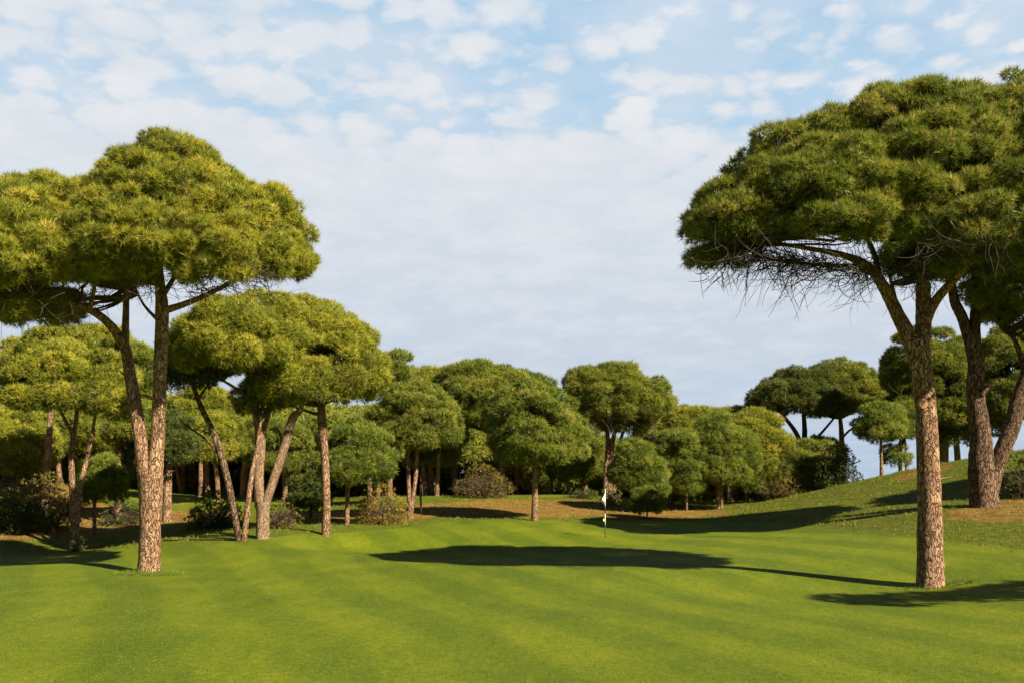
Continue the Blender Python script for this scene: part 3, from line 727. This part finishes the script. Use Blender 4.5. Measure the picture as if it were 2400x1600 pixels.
# left-hand background wood: individual pines
bgl = [
 # name-label, Y, base, width px, domes, leaf
 ('round-headed pine at the left edge on the brown bank', 80, 42, 13, 1010, [(50,1010,85,70,0),(0,1000,60,60,0)], 'warm'),
 ('pale-trunked pine on the bank between the left edge and the V-shaped pine', 84, 142, 14, 1020, [(110,985,70,50,0),(170,960,60,50,1)], 'mid'),
 ('broad pine crown rising behind the V-shaped pine at far left', 70, 100, 16, 900, [(150,800,110,55,0),(60,830,90,50,1),(230,790,80,48,1)], 'warm'),
 ('tall pine crown filling the gap behind the two stems of the left foreground pine', 66, 272, 16, 900, [(270,830,75,62,0),(320,850,45,70,1),(300,950,60,60,0)], 'mid'),
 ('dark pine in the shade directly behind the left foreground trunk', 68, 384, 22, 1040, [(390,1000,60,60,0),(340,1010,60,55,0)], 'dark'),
 ('reddish-trunked pine seen between the foreground pine and the dark leaning stem', 78, 502, 12, 1040, [(480,1000,80,55,0),(430,990,50,45,0)], 'warm'),
 ('sunlit pine crown behind the dark leaning stem', 84, 460, 12, 1010, [(465,930,75,45,0),(520,960,60,50,0)], 'warm'),
 ('pine behind the forked pale trunks showing a reddish trunk foot', 82, 655, 13, 1040, [(650,1020,75,55,0),(600,1000,55,50,0)], 'mid'),
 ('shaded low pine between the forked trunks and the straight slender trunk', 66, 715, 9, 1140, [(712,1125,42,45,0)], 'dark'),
 ('deep green pine behind the short wide-crowned pine', 74, 850, 12, 1050, [(840,985,65,35,0),(880,1010,50,40,0)], 'cool'),
 ('high pine crown on the skyline right of the huge domed crown', 80, 895, 14, 960, [(895,860,62,52,0),(860,850,45,50,0)], 'mid'),
 ('leaning bare-footed pine on the lawn behind the two-stemmed pine', 90, 990, 16, 1040, [(985,1010,62,55,0)], 'mid'),
 ('small pine with thin orange trunk right of the centre round-crowned pine', 84, 1305, 8, 1060, [(1305,1045,45,38,0)], 'mid'),
 ('bushy pine filling the space between centre pine and the isolated flag-side pine', 88, 1345, 12, 1060, [(1335,1020,52,70,0),(1310,1060,45,40,0)], 'mid'),
 ('bushy low pine left of the paired orange stems, filling the tree row', 80, 1545, 7, 1110, [(1545,1090,50,44,0),(1520,1110,35,28,0)], 'mid'),
 ('round low pine right of the paired orange stems at the slope foot', 79, 1715, 8, 1110, [(1712,1085,52,44,0)], 'cool'),
 ('pine crown peeking between the isolated flag-side pine and its wide neighbour', 92, 1500, 10, 1050, [(1500,1020,55,45,0)], 'warm'),
 ('high olive pine crown above the lower right row', 92, 1675, 10, 1000, [(1670,980,62,42,0),(1700,960,40,32,0)], 'warm'),
 ('slender leaning pine in the wood, left of the tall brown bush', 87, 1003, 11, 1010, [(1020,985,48,34,0)], 'mid'),
 ('pine trunk rising just right of the tall brown bush in the wood', 88, 1188, 9, 1000, [(1180,975,45,34,0)], 'warm'),
 ('pine with a bent pale trunk between two-stemmed pine and brown bush', 89, 978, 12, 1020, [(955,990,44,32,0)], 'warm'),
 ('thin pine in the wood behind the golden-leaved shrub', 84, 868, 9, 1040, [(872,1005,40,30,0)], 'mid'),
 ('thin pine in the wood midway between centre pine and small orange-trunked pine', 88, 1268, 7, 1050, [(1262,1020,36,28,0)], 'mid'),
 ('thin pine in the wood close to the left of the straight slender trunk', 85, 690, 8, 1060, [(690,1030,38,30,0)], 'mid'),
 ('slim dark trunked pine in the row left of the yellow-green bushy pine', 82, 1718, 6, 1100, [(1715,1075,28,24,0)], 'warm'),
 ('thin pine in the left wood between the V-shaped pine and the foreground pine', 82, 255, 9, 1030, [(250,1000,42,34,0)], 'warm'),
 ('thin-trunked pine at the far left edge behind the brown bush', 86, 8, 10, 1030, [(15,1000,45,34,0)], 'mid'),
 ('slim dark pine in the row at the foot of the right slope', 84, 1692, 8, 1080, [(1690,1070,40,40,0)], 'mid'),
 ('young pine with a grey-green crown near the edge of the right slope trees', 88, 1878, 8, 1080, [(1890,1030,48,35,0)], 'warm'),
]
for i, (lab, Y, bu, wpx, vt, dm, lf) in enumerate(bgl):
    off = (dm[0][0]-bu)
    pine('pine_tree', lab, Y, bu, [[(bu,1150,0,wpx),(bu+off*.15,1100,0,wpx*.9),(bu+off*.4,vt+20,0,wpx*.75),(dm[0][0],dm[0][1],0,wpx*.4)]],
         dm, leaf=lf, cr=1.05 if Y < 78 else 1.2, seed=200+i*7, L=.5, wd=.075, sub=2)

# ------------------------------------------------------------------ shrubs
def shrub(name, label, Y, u, wpx, hpx, leaf, seed, twigs=200, leaves=1.0, tw=TWIG, cat='shrub', cr=.35, L=.16, wd=.05):
    rng = np.random.default_rng(seed); g = gpos(u, Y); root = empty(name, g)
    rx = wpx/2/F*Y; h = hpx/F*Y
    t = np.linspace(0, 1, 6); PT, RD = [], []
    for _ in range(twigs):
        d = nz(rng.standard_normal(3)*np.array([rx, rx*.8, 0])+UP*h*rng.uniform(.35, 1.0)); l = rng.uniform(.5, 1.0)
        e = np.array([d[0]*rx*1.5, d[1]*rx*1.2, d[2]*h])*l; s = np.array([rng.normal(0, rx*.22), rng.normal(0, rx*.2), -.05])
        m_ = (s+e)/2+rng.standard_normal(3)*.12*h; tt = t[:, None]
        PT.append(s*(1-tt)**2+2*m_*tt*(1-tt)+e*tt**2); RD.append(0.03*(1.1-t))
    V, Q = tubes(PT, RD, 3); mesh_np('stems', V, Q, tw, root)
    cl = clumps_of([(np.array([0, 0, h*.42]), (rx*.72, rx*.7, h*.56)), (np.array([rx*.5, -.2, h*.3]), (rx*.5, rx*.5, h*.36)), (np.array([-rx*.55, .1, h*.27]), (rx*.45, rx*.5, h*.33))], cr, rng, zmin=-.7)
    V, T, ti, cn = foliage(cl, 90*leaves, L, wd, 6, rng, flat=.9, gap=.22)
    mesh_np('foliage', V, T, LEAF[leaf], root, tint=ti, cn=cn)
    tag(root, label, cat); return root
shrub('shrub', 'golden-leaved shrub with pale stems between the slender trunk and the two-stemmed pine', 62, 875, 112, 88, 'gold', 301, 150, 1.2, TWIG, wd=.05)
shrub('shrub', 'tall brown dried bush on the grassy bank below the broad umbrella pine', 80, 1110, 122, 74, 'olive', 302, 320, .9, TWIG)
shrub('shrub', 'wispy dry grey shrub at the right foot of the forked pale pine', 56, 645, 80, 62, 'olive', 303, 200, .7, TWIG)
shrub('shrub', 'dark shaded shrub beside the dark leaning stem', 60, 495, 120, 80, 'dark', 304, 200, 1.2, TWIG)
shrub('shrub', 'large sunlit brown bush at the left edge on the bank', 62, 75, 190, 115, 'olive', 305, 300, 1.0, TWIG, cr=.5)
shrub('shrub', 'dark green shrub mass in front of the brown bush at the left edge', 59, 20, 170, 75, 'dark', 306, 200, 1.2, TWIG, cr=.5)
shrub('shrub', 'small round grey-green shrub right behind the golf flag', 76, 1405, 45, 45, 'cool', 307, 60, 1.0, TWIG_LT)
shrub('shrub', 'dark round bush on the right slope crest ending the tree row', 75, 1925, 78, 92, 'dark', 308, 160, 1.6, TWIG_DK, cr=.5)
shrub('shrub', 'low dark shrub on the lawn left of the flag', 79, 1340, 50, 22, 'dark', 309, 60, 1.0)
shrub('shrub', 'tiny dark plant against the foot of the leftmost V-shaped pine', 53.6, 184, 26, 32, 'dark', 310, 50, 1.0, cr=.2)
shrub('shrub', 'low scrubby hedge along the crest of the right slope', 77, 1815, 120, 36, 'olive', 311, 90, 1.5, TWIG)
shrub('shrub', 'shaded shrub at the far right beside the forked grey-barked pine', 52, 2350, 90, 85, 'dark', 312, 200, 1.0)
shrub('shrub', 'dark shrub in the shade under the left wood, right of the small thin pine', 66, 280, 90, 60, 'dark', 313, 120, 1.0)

# ------------------------------------------------------------------ far wood (one mass behind everything)
def far_wood():
    rng = np.random.default_rng(77); cls = []; PT, RD = [], []
    top = lambda u: np.interp(u, [-300,0,300,420,600,850,950,1250,1350,1560,1700,1850], [900,905,900,930,930,930,930,960,1010,1030,1070,1100])
    for k in range(110):
        u = rng.uniform(-300, 1840); Y = rng.uniform(97, 124)
        if u > 1660 and Y > 100: Y = 98
        p = gpos(u, Y); tv = top(u)+rng.uniform(0, 40); zt = (HZ-tv)/F*Y
        H = zt-p[2]; rx = rng.uniform(2.6, 4.4); rz = min(rng.uniform(1.6, 2.6), H*.4)
        c = np.array([p[0], p[1], zt-rz])
        cls += clumps_of([(c, (rx, rx, rz))], 1.3, rng)
        t = np.linspace(0, 1, 7)[:, None]; b = np.array([p[0], p[1], p[2]-.2])
        PT.append(b*(1-t)+(c+np.array([rng.normal(0, .5), 0, 0]))*t+np.sin(t*3)*rng.normal(0, .3)*np.array([1, 0, 0])); RD.append(np.linspace(.26, .12, 7)*rng.uniform(.6, 1.3))
        # understorey
        if Y > 104: cls += clumps_of([(np.array([p[0]+rng.normal(0, 3), p[1]+2, p[2]+1.6]), (4.0, 1.5, rng.uniform(2.2, 4.2)))], 1.2, rng, zmin=-.8)
    V, T, ti, cn = foliage(cls, 34, .62, .11, 6, rng, inner=.1)
    o = mesh_np('wood', V, T, LEAF['mid'], None, tint=ti, cn=cn)
    tag(o, 'far pine wood closing the view behind the lawn', kind='stuff')
    V, Q = tubes(PT, RD, 8, rng, .04)
    mesh_np('trunks', V, Q, BARK_PALE, o, smooth=True)['kind'] = 'stuff'
far_wood()

# ------------------------------------------------------------------ golf flag
def flagstick():
    g = gpos(1390, 55); root = empty('golf_flag', g)
    tag(root, 'golf flagstick with a limp white flag standing in the putting green', 'golf flag')
    H = (1232-1123)/F*55; r = 0.022
    mw = mat_plain('white_paint', (0.82, 0.82, 0.80), .5, .03); mk = mat_plain('black_paint', (0.02, 0.02, 0.02), .5, .2); my = mat_plain('yellow_vinyl', (0.80, 0.78, 0.18), .6, .05)
    my.name = 'yellow_vinyl'
    def band(name, a, b, m, rr=r):
        z = np.array([a, a+.003, (a+b)/2, b-.003, b]); pts = np.stack([z*0, z*0, z], 1)
        V, Q = tubes(pts[None], np.array([[rr*.8, rr, rr, rr, rr*.8]]), 12); return mesh_np(name, V, Q, m, root, smooth=True)
    band('pole', -.15, H*.27, mk); band('pole_band', H*.27, H*.50, mw); band('pole_band', H*.50, H*.66, mk); band('pole_band', H*.66, H, mw)
    band('knob', H, H+.05, mw, r*1.5)
    # limp flag: cloth gathered into folds along the pole
    ns, nt = 28, 22; V = []; L_ = .50
    for j in range(nt+1):
        tt = j/nt; z = H-.02-tt*.62
        wdt = .06+.20*min(1, (tt*1.7))**1.4*(1 if tt < .72 else 1-(tt-.72)*1.8)
        for i in range(ns+1):
            s = i/ns
            x = -s*wdt*.85-.01+.07*s*sin(tt*7+1)*tt; y = .07*sin(s*13+tt*3)*(.3+s)*(.4+tt)
            V.append((x+.03, y-.02, z-.20*s*s*(1-.3*tt)-.03*sin(s*9)))
    V = np.array(V); ii = np.arange((nt+1)*(ns+1)).reshape(nt+1, ns+1)
    Q = np.stack([ii[:-1, :-1], ii[:-1, 1:], ii[1:, 1:], ii[1:, :-1]], -1).reshape(-1, 4)
    o = mesh_np('flag', V, Q, mw, root, smooth=True)
    md = o.modifiers.new('s', 'SOLIDIFY'); md.thickness = .006
    # small yellow pennant
    ns, nt = 10, 8; V = []
    for j in range(nt+1):
        for i in range(ns+1):
            s, tt = i/ns, j/nt
            V.append((-s*.13, .03*sin(s*6+tt), H*.42-tt*.20*(1-.5*s)-.12*s))
    V = np.array(V); ii = np.arange((nt+1)*(ns+1)).reshape(nt+1, ns+1)
    Q = np.stack([ii[:-1, :-1], ii[:-1, 1:], ii[1:, 1:], ii[1:, :-1]], -1).reshape(-1, 4)
    o = mesh_np('pennant', V, Q, my, root, smooth=True); md = o.modifiers.new('s', 'SOLIDIFY'); md.thickness = .006
flagstick()

# ------------------------------------------------------------------ grass tufts round trunk feet (uncountable)
def tufts(name, label, spots, seed):
    rng = np.random.default_rng(seed); C, D_, LL = [], [], []
    for (u, Y, ru, ry, cnt, h) in spots:
        x0 = (u-1176)/F*Y; q = rng.normal(0, .5, (cnt, 2))*np.array([ru/F*Y, ry]); x = x0+q[:, 0]; y = Y+q[:, 1]
        C.append(np.stack([x, y, ground(x, y)], 1)); D_.append(np.tile(UP, (cnt, 1))+rng.normal(0, .2, (cnt, 3))); LL.append(np.full(cnt, h)*rng.uniform(.5, 1.2, cnt))
    C = np.vstack(C); V, T = needles(C, nz(np.vstack(D_)), np.concatenate(LL), .012, 5, rng, .45)
    o = mesh_np(name, V, T, LEAF['grass'], None, tint=np.repeat(rng.random(len(C)), 5), cn=np.tile(UP, (len(C)*5, 1)))
    tag(o, label, kind='stuff')
tufts('grass', 'unmown grass left round the feet of the foreground pines', [(345,37.9,55,.5,2600,.20),(2150,33.9,60,.4,1200,.10),(2200,34,40,.3,500,.16)], 401)

rg = np.random.default_rng(402); n_ = 110000
yy = 13+27*rg.random(n_)**1.25; xx = (rg.uniform(-.56, .56, n_))*yy
C_ = np.stack([xx, yy, ground(xx, yy)-.004], 1)
V, T = needles(C_, nz(np.tile(UP, (n_, 1))+rg.normal(0, .25, (n_, 3))), rg.uniform(.02, .045, n_), .007, 3, rg, .5)
o = mesh_np('grass', V, T, LEAF['grass'], None, tint=np.repeat(rg.beta(2, 2, n_), 3), cn=np.tile(UP, (n_*3, 1)))
tag(o, 'fine upright grass blades of the near fairway', kind='stuff')

rg = np.random.default_rng(403); n_ = 90000
yy = rg.uniform(38, 88, n_); xx = rg.uniform(-.54, .54, n_)*yy
ix = np.clip(np.searchsorted(gx, xx), 0, nx-1); iy = np.clip(np.searchsorted(gy, yy), 0, ny-1)
rr_ = rough[iy, ix]; dd_ = dry[iy, ix]
clus = np.sin(xx*1.7+np.sin(yy*.9)*2)*np.sin(yy*1.3+np.sin(xx*1.1)*2)
keep = (rg.random(n_) < np.clip((np.maximum(rr_, dd_)-.25)*1.1, 0, 1)) & (rg.random(n_) < .35+.4*clus+.25*(dd_ < .3))
xx, yy, dd_, clus = xx[keep], yy[keep], dd_[keep], clus[keep]
C_ = np.stack([xx, yy, ground(xx, yy)-.01], 1); m_ = len(xx)
V, T = needles(C_, nz(np.tile(UP, (m_, 1))+rg.normal(0, .3, (m_, 3))), rg.uniform(.06, .20, m_)*(1+.5*clus), .022, 5, rg, .5)
M_RG = mat_leaf('rough_grass_blades', [(0.0, (0.09, 0.14, 0.010)), (0.4, (0.17, 0.20, 0.018)), (0.75, (0.32, 0.25, 0.05)), (1.0, (0.36, 0.25, 0.09))])
o = mesh_np('rough_grass', V, T, M_RG, None, tint=np.repeat(np.clip(rg.normal(.25, .18, m_)+.45*dd_, 0, 1), 5), cn=np.tile(UP, (m_*5, 1)))
tag(o, 'unmown straw and olive grass of the rough and the banks', kind='stuff')

# tree standing outside the frame to the right, its shadow lies across the fairway
pine('pine_tree', 'pine just outside the right edge whose shadow crosses the near fairway', 21.3, 4080,
    [[(4080,1420,0,60),(4080,900,0,50),(4080,300,0,40)]],
    [(4290,250,880,70,0,1.1)], cr=1.0, seed=501, L=.5, wd=.08)
pine('pine_tree', 'pine beyond the right edge whose shadow streaks down the right slope', 47, 3020,
    [[(3020,1080,0,40),(3010,800,0,34),(3000,600,0,24)]],
    [(3000,560,200,100,0,3.0),(2900,600,110,60,0,2.0)], cr=1.2, seed=502, L=.6, wd=.09, gap=.15)
print('TRIS', sum(n for _, n in TREES), 'TREES', len(TREES))
